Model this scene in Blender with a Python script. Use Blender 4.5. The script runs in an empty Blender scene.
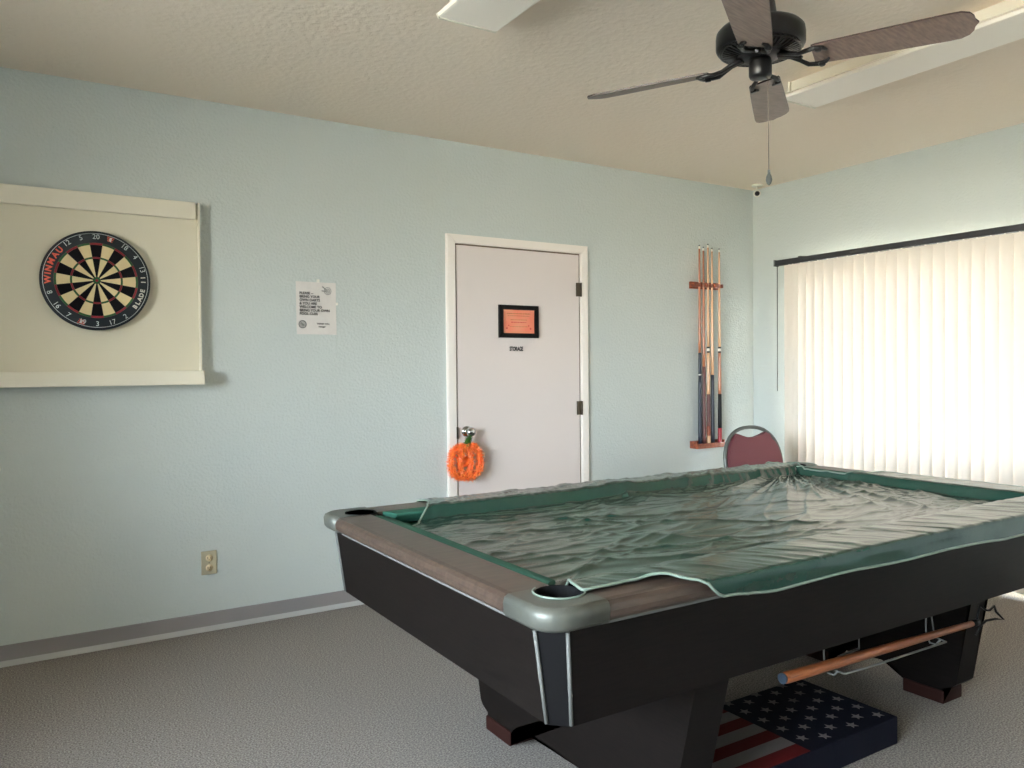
import bpy, bmesh, math, random
from mathutils import Vector, Matrix, noise
random.seed(7)
C = bpy.context.scene.collection
PI = math.pi
V = Vector

# ------------------------------------------------------------------ materials
def sr(r, g, b):
    f = lambda c: (c/255/12.92) if c/255 <= .04045 else ((c/255+.055)/1.055)**2.4
    return (f(r), f(g), f(b), 1)

def mat(name, col, rough=.6, metal=0, spec=.5, coat=0, bump=None, vary=None, bump2=None):
    """col linear rgba. bump=(scale, strength, dist, detail). vary=(scale, col2, lo, hi, stretch)"""
    m = bpy.data.materials.new(name); m.use_nodes = True
    n = m.node_tree.nodes; l = m.node_tree.links
    p = n['Principled BSDF']
    p.inputs['Base Color'].default_value = col
    p.inputs['Roughness'].default_value = rough
    p.inputs['Metallic'].default_value = metal
    p.inputs['Specular IOR Level'].default_value = spec
    p.inputs['Coat Weight'].default_value = coat
    tc = n.new('ShaderNodeTexCoord')
    if vary:
        t = n.new('ShaderNodeTexNoise'); t.inputs['Scale'].default_value = vary[0]
        t.inputs['Detail'].default_value = 4
        src = tc.outputs['Object']
        if len(vary) > 4:
            mp = n.new('ShaderNodeMapping'); mp.inputs['Scale'].default_value = vary[4]
            l.new(src, mp.inputs['Vector']); src = mp.outputs['Vector']
        l.new(src, t.inputs['Vector'])
        r = n.new('ShaderNodeValToRGB')
        r.color_ramp.elements[0].position = vary[2]; r.color_ramp.elements[1].position = vary[3]
        r.color_ramp.elements[0].color = col; r.color_ramp.elements[1].color = vary[1]
        l.new(t.outputs['Fac'], r.inputs['Fac']); l.new(r.outputs['Color'], p.inputs['Base Color'])
    last = None
    for b in (bump, bump2):
        if not b: continue
        t = n.new('ShaderNodeTexNoise'); t.inputs['Scale'].default_value = b[0]
        t.inputs['Detail'].default_value = b[3] if len(b) > 3 else 2
        l.new(tc.outputs['Object'], t.inputs['Vector'])
        bn = n.new('ShaderNodeBump'); bn.inputs['Strength'].default_value = b[1]
        bn.inputs['Distance'].default_value = b[2]
        l.new(t.outputs['Fac'], bn.inputs['Height'])
        if last: l.new(last.outputs['Normal'], bn.inputs['Normal'])
        last = bn
    if last: l.new(last.outputs['Normal'], p.inputs['Normal'])
    return m

M = {}
M['wall'] = mat('wall_paint', sr(192,198,194), .55, spec=.35, bump=(70,.55,.006,3), bump2=(28,.25,.006,2))
M['ceil'] = mat('ceiling_texture', sr(232,219,202), .85, spec=.2, bump=(38,.6,.008,4))
M['carpet'] = mat('grey_carpet', sr(97,92,86), 1.0, spec=.05, bump=(420,.2,.002,2), vary=(170,sr(160,152,145),.36,.66))
M['trimw'] = mat('white_trim', sr(234,226,218), .45, spec=.4)
M['door'] = mat('door_paint', sr(214,203,198), .5, spec=.35, bump=(6,.05,.01))
M['rubber'] = mat('grey_rubber', sr(138,133,132), .5, spec=.3)
M['rubber_l'] = mat('pale_rubber', sr(172,170,168), .45, spec=.4)
M['gap'] = mat('dark_gap', sr(110,92,78), .9)
M['cream'] = mat('cream_board', sr(214,206,184), .6, spec=.3, bump=(5,.05,.01))
M['cream2'] = mat('cream_strip', sr(222,215,197), .5, spec=.35)
M['black'] = mat('black_satin', sr(10,10,11), .45, spec=.2)
M['dbrown'] = mat('dark_bronze', sr(19,18,20), .36, metal=.3, spec=.5)
M['dbface'] = mat('board_rubber', sr(17,27,33), .7)
M['sis_k'] = mat('sisal_black', sr(24,24,26), .95, spec=.1, bump=(300,.4,.002))
M['sis_w'] = mat('sisal_cream', sr(208,190,146), .95, spec=.1, bump=(300,.4,.002))
M['sis_r'] = mat('sisal_red', sr(128,44,52), .95, spec=.1)
M['sis_g'] = mat('sisal_green', sr(52,92,58), .95, spec=.1)
M['wire'] = mat('bright_wire', sr(200,205,205), .3, metal=.6)
M['redlet'] = mat('red_print', sr(212,88,66), .6)
M['whitelet'] = mat('white_print', sr(200,196,184), .6)
M['paper'] = mat('notice_paper', sr(214,208,202), .7, bump=(14,.3,.01))
M['ink'] = mat('black_ink', sr(38,36,40), .7)
M['ink2'] = mat('grey_ink', sr(112,112,110), .7)
M['orangep'] = mat('orange_paper', sr(226,126,98), .6, vary=(9,sr(222,150,118),.4,.7))
M['goldink'] = mat('gold_ink', sr(176,108,60), .6)
M['redink'] = mat('red_ink', sr(196,72,62), .6)
M['chrome'] = mat('chrome', sr(190,190,192), .14, metal=1)
M['hinge'] = mat('hinge_metal', sr(96,86,74), .4, metal=.8)
M['tinsel'] = mat('orange_tinsel', sr(255,150,60), .35, spec=.8)
M['tinsel2'] = mat('deep_orange_tinsel', sr(240,104,38), .35, spec=.8)
M['tinselg'] = mat('green_tinsel', sr(52,104,26), .3, metal=.3, spec=.8)
M['plate'] = mat('outlet_plate', sr(176,166,140), .4)
M['recept'] = mat('outlet_receptacle', sr(216,196,158), .4)
M['rack'] = mat('reddish_wood', sr(150,74,44), .35, coat=.3, vary=(40,sr(98,42,24),.4,.7))
M['maple'] = mat('maple_shaft', sr(206,160,122), .3, coat=.3)
M['mapled'] = mat('amber_shaft', sr(168,104,72), .3, coat=.3)
M['bluek'] = mat('blue_black_wrap', sr(28,34,48), .4)
M['brownw'] = mat('brown_wrap', sr(104,64,60), .5)
M['redb'] = mat('red_butt', sr(160,40,48), .35)
M['tip'] = mat('cue_tip', sr(44,58,72), .8)
M['ivory'] = mat('ivory_white', sr(226,222,210), .35)
M['burg'] = mat('burgundy_vinyl', sr(106,52,60), .55, bump=(160,.15,.003))
M['greyf'] = mat('grey_frame', sr(98,100,96), .4, metal=.3)
M['cab'] = mat('dark_walnut', sr(20,15,13), .5, spec=.12, vary=(7,sr(12,9,8),.35,.7,(2,2,24)))
M['panelk'] = mat('black_corner_panel', sr(13,12,13), .5, spec=.12)
M['rail'] = mat('rail_walnut', sr(74,60,51), .4, spec=.4, vary=(6,sr(56,44,38),.35,.7,(2,10,10)))
M['cast'] = mat('grey_casting', sr(90,91,84), .46, metal=.35, bump=(30,.08,.004))
M['alu'] = mat('aluminium_strip', sr(92,92,88), .65)
M['cloth'] = mat('green_felt', sr(38,82,68), .85, spec=.2, bump=(300,.2,.002))
M['pocket'] = mat('pocket_leather', sr(9,9,10), .8, spec=.15)
M['redfoot'] = mat('red_brown_foot', sr(40,18,14), .6, spec=.15)
M['pipe'] = mat('cover_piping', sr(112,126,114), .35, coat=.3)
M['fixt'] = mat('white_enamel', sr(214,208,192), .4)
M['lens'] = mat('acrylic_lens', sr(242,236,224), .35, bump=(180,.1,.002))
M['blade'] = mat('fan_blade_wood', sr(126,108,98), .4, spec=.45, vary=(10,sr(98,82,74),.35,.72,(1,12,12)))
M['bladeedge'] = mat('fan_blade_edge', sr(52,34,32), .5)
M['railk'] = mat('blind_track', sr(44,44,46), .45)
M['navy'] = mat('shaded_navy_print', sr(11,12,24), .8, spec=.1)  # flag box colours darkened to stand in for the shade under the table
M['flagred'] = mat('shaded_flag_red', sr(76,17,18), .8, spec=.1)
M['flagwhite'] = mat('shaded_flag_white', sr(104,99,97), .8, spec=.1)
M['bridgew'] = mat('bridge_wood', sr(150,84,44), .45, vary=(20,sr(110,58,30),.4,.7,(1,12,12)))
M['concrete'] = mat('patio_concrete', sr(196,192,184), .9, bump=(20,.3,.01))
M['alumf'] = mat('window_frame_metal', sr(205,203,198), .4)

# glossy vinyl cover
M['vinyl'] = mat('green_vinyl', sr(27,56,47), .22, spec=.5, bump=(26,.10,.005,2))
M['vinyl'].node_tree.nodes['Principled BSDF'].inputs['Coat Weight'].default_value = .15
M['vinyl'].node_tree.nodes['Principled BSDF'].inputs['Coat Roughness'].default_value = .12

def vane_material():
    m = bpy.data.materials.new('translucent_vane'); m.use_nodes = True
    n = m.node_tree.nodes; l = m.node_tree.links; n.clear()
    o = n.new('ShaderNodeOutputMaterial'); mx = n.new('ShaderNodeMixShader')
    d = n.new('ShaderNodeBsdfDiffuse'); t = n.new('ShaderNodeBsdfTranslucent')
    d.inputs['Color'].default_value = sr(228,218,204); t.inputs['Color'].default_value = (.84,.69,.61,1)
    mx.inputs['Fac'].default_value = VANE_T
    l.new(d.outputs[0], mx.inputs[1]); l.new(t.outputs[0], mx.inputs[2]); l.new(mx.outputs[0], o.inputs[0])
    return m
VANE_T = .022
M['vane'] = vane_material()
def glass_material():
    m = bpy.data.materials.new('window_glass'); m.use_nodes = True
    n = m.node_tree.nodes; l = m.node_tree.links; n.clear()
    o = n.new('ShaderNodeOutputMaterial'); mx = n.new('ShaderNodeMixShader')
    d = n.new('ShaderNodeBsdfTransparent'); t = n.new('ShaderNodeBsdfGlossy'); f = n.new('ShaderNodeFresnel')
    t.inputs['Roughness'].default_value = .02; f.inputs['IOR'].default_value = 1.45
    l.new(f.outputs[0], mx.inputs[0]); l.new(d.outputs[0], mx.inputs[1]); l.new(t.outputs[0], mx.inputs[2]); l.new(mx.outputs[0], o.inputs[0])
    return m
M['glass'] = glass_material()

# ------------------------------------------------------------------ mesh helpers
def box(bm, x0, x1, y0, y1, z0, z1, mi=0, bev=0):
    vs = [bm.verts.new((x, y, z)) for x in (x0, x1) for y in (y0, y1) for z in (z0, z1)]
    idx = ((0,1,3,2),(4,6,7,5),(0,4,5,1),(2,3,7,6),(0,2,6,4),(1,5,7,3))
    fs = [bm.faces.new([vs[i] for i in q]) for q in idx]
    for f in fs: f.material_index = mi
    if bev:
        es = list({e for f in fs for e in f.edges})
        r = bmesh.ops.bevel(bm, geom=es, offset=bev, segments=2, affect='EDGES', profile=.5)
        for f in r['faces']: f.material_index = mi
    return vs

def prism(bm, pts, axis, a, b, mi=0):
    """pts: 2D outline in the two other axes order (x,y),(x,z) or (y,z); extruded along axis from a to b"""
    def mk(p, t):
        return {'x': (t, p[0], p[1]), 'y': (p[0], t, p[1]), 'z': (p[0], p[1], t)}[axis]
    A = [bm.verts.new(mk(p, a)) for p in pts]; B = [bm.verts.new(mk(p, b)) for p in pts]
    n = len(pts); fs = [bm.faces.new(A), bm.faces.new(B[::-1])]
    for i in range(n): fs.append(bm.faces.new((A[i], B[i], B[(i+1) % n], A[(i+1) % n])))
    for f in fs: f.material_index = mi
    return fs

def frame_at(d):
    d = d.normalized(); u = V((0,0,1)) if abs(d.z) < .9 else V((1,0,0))
    a = d.cross(u).normalized(); return a, d.cross(a).normalized()

def tube(bm, pts, r, n=8, mi=0, closed=False, cap=True):
    pts = [V(p) for p in pts]; N = len(pts); rings = []
    rr = r if isinstance(r, (list, tuple)) else [r]*N
    a = None
    for i, p in enumerate(pts):
        d = (pts[(i+1) % N] - pts[i-1]) if closed or 0 < i < N-1 else (pts[1]-pts[0] if i == 0 else pts[-1]-pts[-2])
        if d.length < 1e-9: d = V((0,0,1))
        d.normalize()
        if a is None: a, b = frame_at(d)
        else:
            a = (a - d*a.dot(d))
            if a.length < 1e-6: a, _ = frame_at(d)
            a.normalize(); b = d.cross(a)
        rings.append([bm.verts.new(p + (a*math.cos(2*PI*k/n) + b*math.sin(2*PI*k/n))*rr[i]) for k in range(n)])
    for i in range(N if closed else N-1):
        A, B = rings[i], rings[(i+1) % N]
        for k in range(n):
            f = bm.faces.new((A[k], A[(k+1) % n], B[(k+1) % n], B[k])); f.material_index = mi; f.smooth = True
    if cap and not closed:
        for ring in (rings[0][::-1], rings[-1]):
            f = bm.faces.new(ring); f.material_index = mi

def lathe(bm, prof, org=(0,0,0), axis=(0,0,1), n=32, mi=0, smooth=True):
    """prof list of (r, h)"""
    d = V(axis).normalized(); a, b = frame_at(d); o = V(org); rings = []
    for r, h in prof:
        if r < 1e-6: rings.append([bm.verts.new(o + d*h)])
        else: rings.append([bm.verts.new(o + d*h + (a*math.cos(2*PI*k/n) + b*math.sin(2*PI*k/n))*r) for k in range(n)])
    for A, B in zip(rings, rings[1:]):
        for k in range(n):
            k2 = (k+1) % n
            if len(A) == 1 and len(B) == 1: continue
            if len(A) == 1: vs = (A[0], B[k2], B[k])
            elif len(B) == 1: vs = (A[k], A[k2], B[0])
            else: vs = (A[k], A[k2], B[k2], B[k])
            f = bm.faces.new(vs); f.material_index = mi; f.smooth = smooth

def text_bm(bm, s, size, mtx, mi=0, ext=.0004, align='CENTER', bold=0, sx=1):
    cu = bpy.data.curves.new('txt', 'FONT'); cu.body = s; cu.size = size; cu.extrude = ext
    cu.align_x = align; cu.align_y = 'CENTER'; cu.offset = bold; cu.resolution_u = 3
    ob = bpy.data.objects.new('txt', cu); C.objects.link(ob)
    dg = bpy.context.evaluated_depsgraph_get(); me = bpy.data.meshes.new_from_object(ob.evaluated_get(dg))
    me.transform(mtx @ Matrix.Diagonal((sx,1,1,1)))
    k = len(bm.faces); bm.from_mesh(me); bm.faces.ensure_lookup_table()
    for f in bm.faces[k:]: f.material_index = mi
    bpy.data.objects.remove(ob); bpy.data.meshes.remove(me); bpy.data.curves.remove(cu)

def wallmtx(x, y, z, rot=0):
    """text plane facing -y; rot clockwise seen from the room"""
    B = Matrix(((1,0,0,0),(0,0,-1,0),(0,1,0,0),(0,0,0,1)))
    return Matrix.Translation((x,y,z)) @ B @ Matrix.Rotation(-rot, 4, 'Z')

def obj(name, bm, mats, parent=None, smooth=None, fix=True):
    if fix: bmesh.ops.recalc_face_normals(bm, faces=bm.faces)
    me = bpy.data.meshes.new(name); bm.to_mesh(me); bm.free()
    for m in (mats if isinstance(mats, (list, tuple)) else [mats]): me.materials.append(M[m] if isinstance(m, str) else m)
    o = bpy.data.objects.new(name, me); C.objects.link(o)
    if smooth:
        for p in me.polygons: p.use_smooth = True
    if parent:
        o.parent = parent
        bpy.context.view_layer.update()
        o.matrix_parent_inverse = parent.matrix_world.inverted()
    return o
def tag(o, label, cat, group=None):
    o['label'] = label; o['category'] = cat
    if group: o['group'] = group
    return o
def thing(name, label, cat, loc=(0,0,0), group=None):
    o = bpy.data.objects.new(name, None); C.objects.link(o); o.location = loc; o.empty_display_size = .1
    return tag(o, label, cat, group)
def struct(name, bm, m, parent=None):
    o = obj(name, bm, m, parent)
    if not parent: o['kind'] = 'structure'
    return o
NB = bmesh.new
def bx(*a, **k):
    b = NB(); box(b, *a, **k); return b

# ------------------------------------------------------------------ room shell
H = 2.6377; XL = -7.2; YR = -7.4; T = .15
W1 = (-3.46, -.385, .03, 1.975)       # window 1: y0,y1,z0,z1 (sliding door behind the blind)
ADDED_W2 = (-7.2, -6.2, 1.0, 2.4)
ADDED_W3 = (-4.9, -2.2, .9, 2.25)        # unseen window 3, added in the left wall to light the room
#        # unseen window 2, added farther along the right wall for room light
struct('floor', bx(XL-T, T, YR-T, T, -.12, 0), 'carpet')
struct('ceiling', bx(XL-T, T, YR-T, T, H, H+.12), 'ceil')
struct('wall_back', bx(XL-T, T, 0, T, 0, H), 'wall')
b = NB(); box(b, XL-T, XL, YR, ADDED_W3[0], 0, H); box(b, XL-T, XL, ADDED_W3[1], 0, 0, H); box(b, XL-T, XL, ADDED_W3[0], ADDED_W3[1], 0, ADDED_W3[2]); box(b, XL-T, XL, ADDED_W3[0], ADDED_W3[1], ADDED_W3[3], H)
struct('wall_left', b, 'wall')
struct('wall_rear', bx(XL-T, T, YR-T, YR, 0, H), 'wall')
b = NB()
ys = [YR, ADDED_W2[0], ADDED_W2[1], W1[0], W1[1], 0]
box(b, 0, T, ys[0], ys[1], 0, H); box(b, 0, T, ys[2], ys[3], 0, H); box(b, 0, T, ys[4], ys[5], 0, H)
for w in (W1, ADDED_W2):
    box(b, 0, T, w[0], w[1], w[3], H); box(b, 0, T, w[0], w[1], 0, w[2])
struct('wall_right', b, 'wall')
for i, w in enumerate((W1, ADDED_W2, ADDED_W3)):
    xo = 0 if i < 2 else XL-T
    b = NB(); mid = (w[0]+w[1])/2
    for y0, y1, z0, z1 in ((w[0], w[1], w[2], w[2]+.05), (w[0], w[1], w[3]-.05, w[3]), (w[0], w[0]+.03, w[2], w[3]),
                           (w[1]-.03, w[1], w[2], w[3]), (mid-.04, mid+.04, w[2], w[3])):
        box(b, xo+.05, xo+.11, y0, y1, z0, z1)
    f = struct('window_%d' % (i+1), b, 'alumf')  # all but the first are unseen windows added to light the room
    obj('pane', bx(xo+.075, xo+.081, w[0]+.02, w[1]-.02, w[2]+.04, w[3]-.04), 'glass', f)
struct('ground', bx(-22, 15, -22, 15, -.3, -.13), 'concrete')

def baseboard(name, axis, a0, a1, flip=1):
    prof = [(0,0),(.016,0),(.016,.004),(.010,.014),(.005,.024),(.003,.088),(0,.092)]
    b = NB()
    if axis == 'x': prism(b, [(-p[0]*flip, p[1]) for p in prof], 'x', a0, a1)
    for f in b.faces: f.material_index = 0
    for f in b.faces:
        c = f.calc_center_median()
        if c.z < .02 : f.material_index = 1
    return b
b = baseboard('b', 'x', XL, -2.64); struct('baseboard_back', b, ['rubber', 'rubber_l'])
b = baseboard('b', 'x', -1.597, 0); o = struct('baseboard_corner', b, ['rubber', 'rubber_l'])
b = NB(); prism(b, [(0,0),(-.016,0),(-.016,.004),(-.010,.014),(-.003,.024),(-.003,.088),(0,.092)], 'y', -.43, -.017)
struct('baseboard_right', b, 'rubber')

# ---- door and casing
b = NB()
def casing_piece(pts, y0=-.022):
    prism(b, pts, 'y', y0, 0)
xo0, xi0, xi1, xo1 = -2.635, -2.577, -1.655, -1.598; zi, zo = 2.04, 2.092
casing_piece([(xo0,0),(xi0,0),(xi0,zi),(xo0,zo)]); casing_piece([(xi1,0),(xo1,0),(xo1,zo),(xi1,zi)])
casing_piece([(xo0,zo),(xi0,zi),(xi1,zi),(xo1,zo)])
bmesh.ops.bevel(b, geom=[e for e in b.edges if all(v.co.y < -.01 for v in e.verts)], offset=.005, segments=2, affect='EDGES')
struct('trim_1', b, 'trimw')
door = struct('door_1', bx(-2.566, -1.667, -.012, -.002, .012, 2.03, bev=.002), 'door')
b = NB(); box(b, xi0, xi1, -.0015, 0, 0, zi); obj('door_stop', b, 'gap', door)
b = NB()
lathe(b, [(0,0),(.033,0),(.033,.004),(.02,.008),(.011,.012),(.011,.034),(.02,.038),(.028,.05),(.029,.060),(.024,.070),(.013,.075),(0,.076)],
      (-2.51,-.012,.925), (0,-1,0), 28)
obj('door_knob', b, 'chrome', door)
b = NB(); box(b, -2.583, -2.573, -.027, -.0225, .885, .955); obj('strike_plate', b, 'hinge', door)
for z in (1.806, 1.038, .25):
    b = NB(); tube(b, [(-1.661,-.026,z-.045),(-1.661,-.026,z+.045)], .0065, 10)
    box(b, -1.692, -1.662, -.0235, -.0125, z-.044, z+.044); obj('hinge', b, 'hinge', door)

# ------------------------------------------------------------------ dartboard cabinet panel
dp = thing('dartboard_backboard', 'cream painted wall panel behind the dartboard with a narrow ledge along its bottom', 'panel', (-4.45,0,1.22))
obj('board', bx(-4.895, -4.012, -.035, -.0005, 1.27, 2.11), 'cream', dp)
b = NB(); box(b, -4.90, -4.022, -.055, -.035, 2.035, 2.118, bev=.003); obj('top_strip', b, 'cream2', dp)
b = NB(); box(b, -4.012, -4.003, -.05, -.001, 1.29, 2.118); obj('side_strip', b, 'cream2', dp)
b = NB(); box(b, -4.905, -4.000, -.10, -.001, 1.232, 1.30, bev=.003); obj('ledge', b, 'cream2', dp)

# dartboard
cx, cz, yb, yf = -4.457, 1.714, -.035, -.073
db = thing('dartboard', 'round bristle dartboard with black surround hung on the cream panel', 'dartboard', (cx, yb, cz))
R = .2255
b = NB(); lathe(b, [(0,0),(R-.004,0),(R,.004),(R,.034),(R-.005,.038),(0,.038)], (cx,yb-.0005,cz), (0,-1,0), 96); obj('surround', b, 'dbface', db)
b = NB()
def sector(bm, r0, r1, a0, a1, y, mi, n=4):
    i = [bm.verts.new((cx+r0*math.sin(a0+(a1-a0)*k/n), y, cz+r0*math.cos(a0+(a1-a0)*k/n))) for k in range(n+1)]
    o = [bm.verts.new((cx+r1*math.sin(a0+(a1-a0)*k/n), y, cz+r1*math.cos(a0+(a1-a0)*k/n))) for k in range(n+1)]
    for k in range(n):
        f = bm.faces.new((i[k], i[k+1], o[k+1], o[k])); f.material_index = mi
yy = yf-.0028
for s in range(20):
    a0 = (s-.5)*PI/10; a1 = a0+PI/10; dk = s % 2 == 0
    for r0, r1, mi in ((.0159,.099,0 if dk else 1),(.099,.107,2 if dk else 3),(.107,.162,0 if dk else 1),(.162,.171,2 if dk else 3)):
        sector(b, r0, r1, a0, a1, yy, mi)
    sector(b, .0064, .0159, a0, a1, yy, 3); sector(b, .0001, .0064, a0, a1, yy, 2)
r = bmesh.ops.extrude_face_region(b, geom=list(b.faces)); bmesh.ops.translate(b, verts=[v for v in r['geom'] if isinstance(v, bmesh.types.BMVert)], vec=(0,.0022,0))
obj('scoring_face', b, ['sis_k','sis_w','sis_r','sis_g'], db)
b = NB()
for rr in (.0064,.0159,.099,.107,.162,.171):
    tube(b, [(cx+rr*math.sin(t*PI/32), yy-.0008, cz+rr*math.cos(t*PI/32)) for t in range(64)], .0005, 4, closed=True)
for s in range(20):
    a = (s-.5)*PI/10
    tube(b, [(cx+.0159*math.sin(a), yy-.0008, cz+.0159*math.cos(a)), (cx+.171*math.sin(a), yy-.0008, cz+.171*math.cos(a))], .0005, 4)
obj('spider_wire', b, 'hinge', db)
b = NB()
tube(b, [(cx+.2135*math.sin(t*PI/48), yf-.003, cz+.2135*math.cos(t*PI/48)) for t in range(96)], .0011, 5, closed=True)
nums = [20,1,18,4,13,6,10,15,2,17,3,19,7,16,8,11,14,9,12,5]
for s, nmb in enumerate(nums):
    if nmb in (6,10,15,11,14,9): continue
    a = s*PI/10
    flip = PI if 5 < s < 15 else 0
    text_bm(b, str(nmb), .031, wallmtx(cx+.198*math.sin(a), yf-.003, cz+.198*math.cos(a), a+flip), 0, .0006)
obj('number_ring', b, 'wire', db)
b = NB()
aw = -97
for ch, wd in zip('WINMAU', (11.5,4.5,9,10.5,9,8.5)):
    a = math.radians(aw+wd/2); aw += wd; text_bm(b, ch, .034, wallmtx(cx+.1935*math.sin(a), yf-.0012, cz+.1935*math.cos(a), a), 0, .0004, bold=.0013)
obj('lettering', b, 'redlet', db)
b = NB()
for i, ch in enumerate('BLADE II'):
    if ch == ' ':
        obj('lettering', b, 'whitelet', db)['label'] = 'white lettering'; b = NB(); continue
    a = math.radians(126 - i*6.1); text_bm(b, ch, .026, wallmtx(cx+.195*math.sin(a), yf-.0012, cz+.195*math.cos(a), a+PI), 0, .0004, bold=.0012)
obj('lettering', b, 'whitelet', db)['label'] = 'white lettering'
for a in (17, 199):
    b = NB(); a = math.radians(a)
    for k, (w, h, dr, mi) in enumerate(((.030,.004,.010,0),(.026,.004,.002,0),(.022,.004,-.006,0),(.008,.016,.002,1))):
        m_ = wallmtx(cx+(.197+dr)*math.sin(a), yf-.0006-.0004*(k == 3), cz+(.197+dr)*math.cos(a), a)
        vs = [b.verts.new(m_ @ V((sx*w/2, sy*h/2, 0))) for sx, sy in ((-1,-1),(1,-1),(1,1),(-1,1))]
        vs2 = [b.verts.new(m_ @ V((sx*w/2, sy*h/2, .001))) for sx, sy in ((-1,-1),(1,-1),(1,1),(-1,1))]
        for q in ((vs2[0],vs2[1],vs2[2],vs2[3]),(vs[0],vs[1],vs2[1],vs2[0]),(vs[1],vs[2],vs2[2],vs2[1]),(vs[2],vs[3],vs2[3],vs2[2]),(vs[3],vs[0],vs2[0],vs2[3])):
            f = b.faces.new(q); f.material_index = mi
    obj('emblem', b, ['redlet','whitelet'], db)

# ------------------------------------------------------------------ paper notice
pn = thing('paper_notice', 'white paper notice about darts and pool cues taped to the pale blue wall', 'notice', (-3.41,0,1.488))
b = NB(); nx, nz = 8, 10
g = [[b.verts.new((-3.521+.218*i/nx + .002*(1-j/nz), -.003-.004*abs(math.sin(i*.9+j*.4))*(j/nz)*.5-(.006 if j == 0 else 0)*.3, 1.488+.279*j/nz)) for j in range(nz+1)] for i in range(nx+1)]
for i in range(nx):
    for j in range(nz): b.faces.new((g[i][j], g[i+1][j], g[i+1][j+1], g[i][j+1]))
r = bmesh.ops.extrude_face_region(b, geom=list(b.faces)); bmesh.ops.translate(b, verts=[v for v in r['geom'] if isinstance(v, bmesh.types.BMVert)], vec=(0,.0006,0))
obj('sheet', b, 'paper', pn)
b = NB()
for i, s in enumerate(['PLEASE --','BRING YOUR','OWN DARTS','& YOU ARE','WELCOME TO','BRING YOUR OWN','POOL CUES']):
    text_bm(b, s, .0185, wallmtx(-3.503, -.0062, 1.706-.0182*i), 0, .0003, 'LEFT', .0005, 1.0)
obj('lettering', b, 'ink', pn); b = NB()
text_bm(b, 'THANK YOU,', .0115, wallmtx(-3.375, -.0056, 1.545), 0, .0003, 'CENTER', .0003)
text_bm(b, 'manager', .0115, wallmtx(-3.382, -.0056, 1.530), 0, .0003, 'CENTER', .0003)
obj('lettering', b, 'ink', pn)
b = NB()   # ball rack emblem lower left, small dartboard drawing upper right
def ring(bm, x, z, r, w, y=-.0058, n=24):
    tube(bm, [(x+r*math.cos(t*2*PI/n), y, z+r*math.sin(t*2*PI/n)) for t in range(n)], w, 4, closed=True)
ring(b, -3.488, 1.541, .019, .0022); ring(b, -3.488, 1.541, .012, .001)
for t in range(3):
    for k in range(3):
        ring(b, -3.488+.005*math.cos(t*2.1+k), 1.541+.005*math.sin(t*2.1), .003, .0008)
obj('emblem', b, 'ink2', pn); b = NB()
ring(b, -3.349, 1.722, .019, .0012); ring(b, -3.349, 1.722, .011, .0012); ring(b, -3.349, 1.722, .004, .001)
tube(b, [(-3.378,-.0062,1.745),(-3.352,-.0062,1.722)], [.003,.0008], 5); tube(b, [(-3.382,-.0062,1.722),(-3.352,-.0062,1.720)], [.0025,.0008], 5)
obj('emblem', b, 'ink2', pn)
obj('tape', bx(-3.408, -3.394, -.0085, 0, 1.766, 1.782), 'ivory', pn); obj('tape', bx(-3.303, -3.292, -.0060, 0, 1.648, 1.662), 'ivory', pn)

# framed certificate and storage sign
fr = thing('framed_certificate', 'black framed orange certificate hanging on the white door', 'picture', (-2.14,-.012,1.49))
b = NB(); x0, x1, z0, z1, w = -2.283, -1.997, 1.487, 1.687, .028
for q in (((x0,z0),(x1,z0),(x1-w,z0+w),(x0+w,z0+w)), ((x0,z1),(x0+w,z1-w),(x1-w,z1-w),(x1,z1)), ((x0,z0),(x0+w,z0+w),(x0+w,z1-w),(x0,z1)), ((x1,z0),(x1,z1),(x1-w,z1-w),(x1-w,z0+w))):
    prism(b, q, 'y', -.035, -.0135)
bmesh.ops.bevel(b, geom=[e for e in b.edges if all(v.co.y < -.03 for v in e.verts)], offset=.004, segments=2, affect='EDGES')
obj('frame', b, 'black', fr)
obj('certificate', bx(x0+.02, x1-.02, -.022, -.015, z0+.02, z1-.02), 'orangep', fr)
b = NB()
# illegible script in the photograph: rows of worn strokes
rows = [(1.636,.17,0,.006),(1.622,.16,0,.004),(1.598,.12,0,.004),(1.582,.11,1,.006),(1.556,.13,0,.0035)]
for z, wd, mi, h in rows:
    x = -2.14-wd/2
    while x < -2.14+wd/2:
        l_ = random.uniform(.006,.016); box(b, x, min(x+l_, -2.14+wd/2), -.0226, -.0219, z-h/2, z+h/2, mi); x += l_+random.uniform(.002,.006)
for sx in (-1, 1):
    for dx, dz, r_ in ((.087,1.545,.006),(.073,1.562,.0045)):
        lathe(b, [(0,0),(r_,0),(r_,.001),(0,.001)], (-2.14+sx*dx,-.0219,dz), (0,-1,0), 10, 1)
obj('print', b, ['goldink','redink'], fr)
sg = thing('storage_sign', 'small white STORAGE sign below the framed certificate on the door', 'sign', (-2.155,-.012,1.39))
obj('plate', bx(-2.215, -2.095, -.0145, -.0125, 1.382, 1.447), 'door', sg)
b = NB(); text_bm(b, 'STORAGE', .036, wallmtx(-2.155,-.0148,1.418), 0, .0003, 'CENTER', .0018, .62); obj('lettering', b, 'ink', sg)

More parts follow.
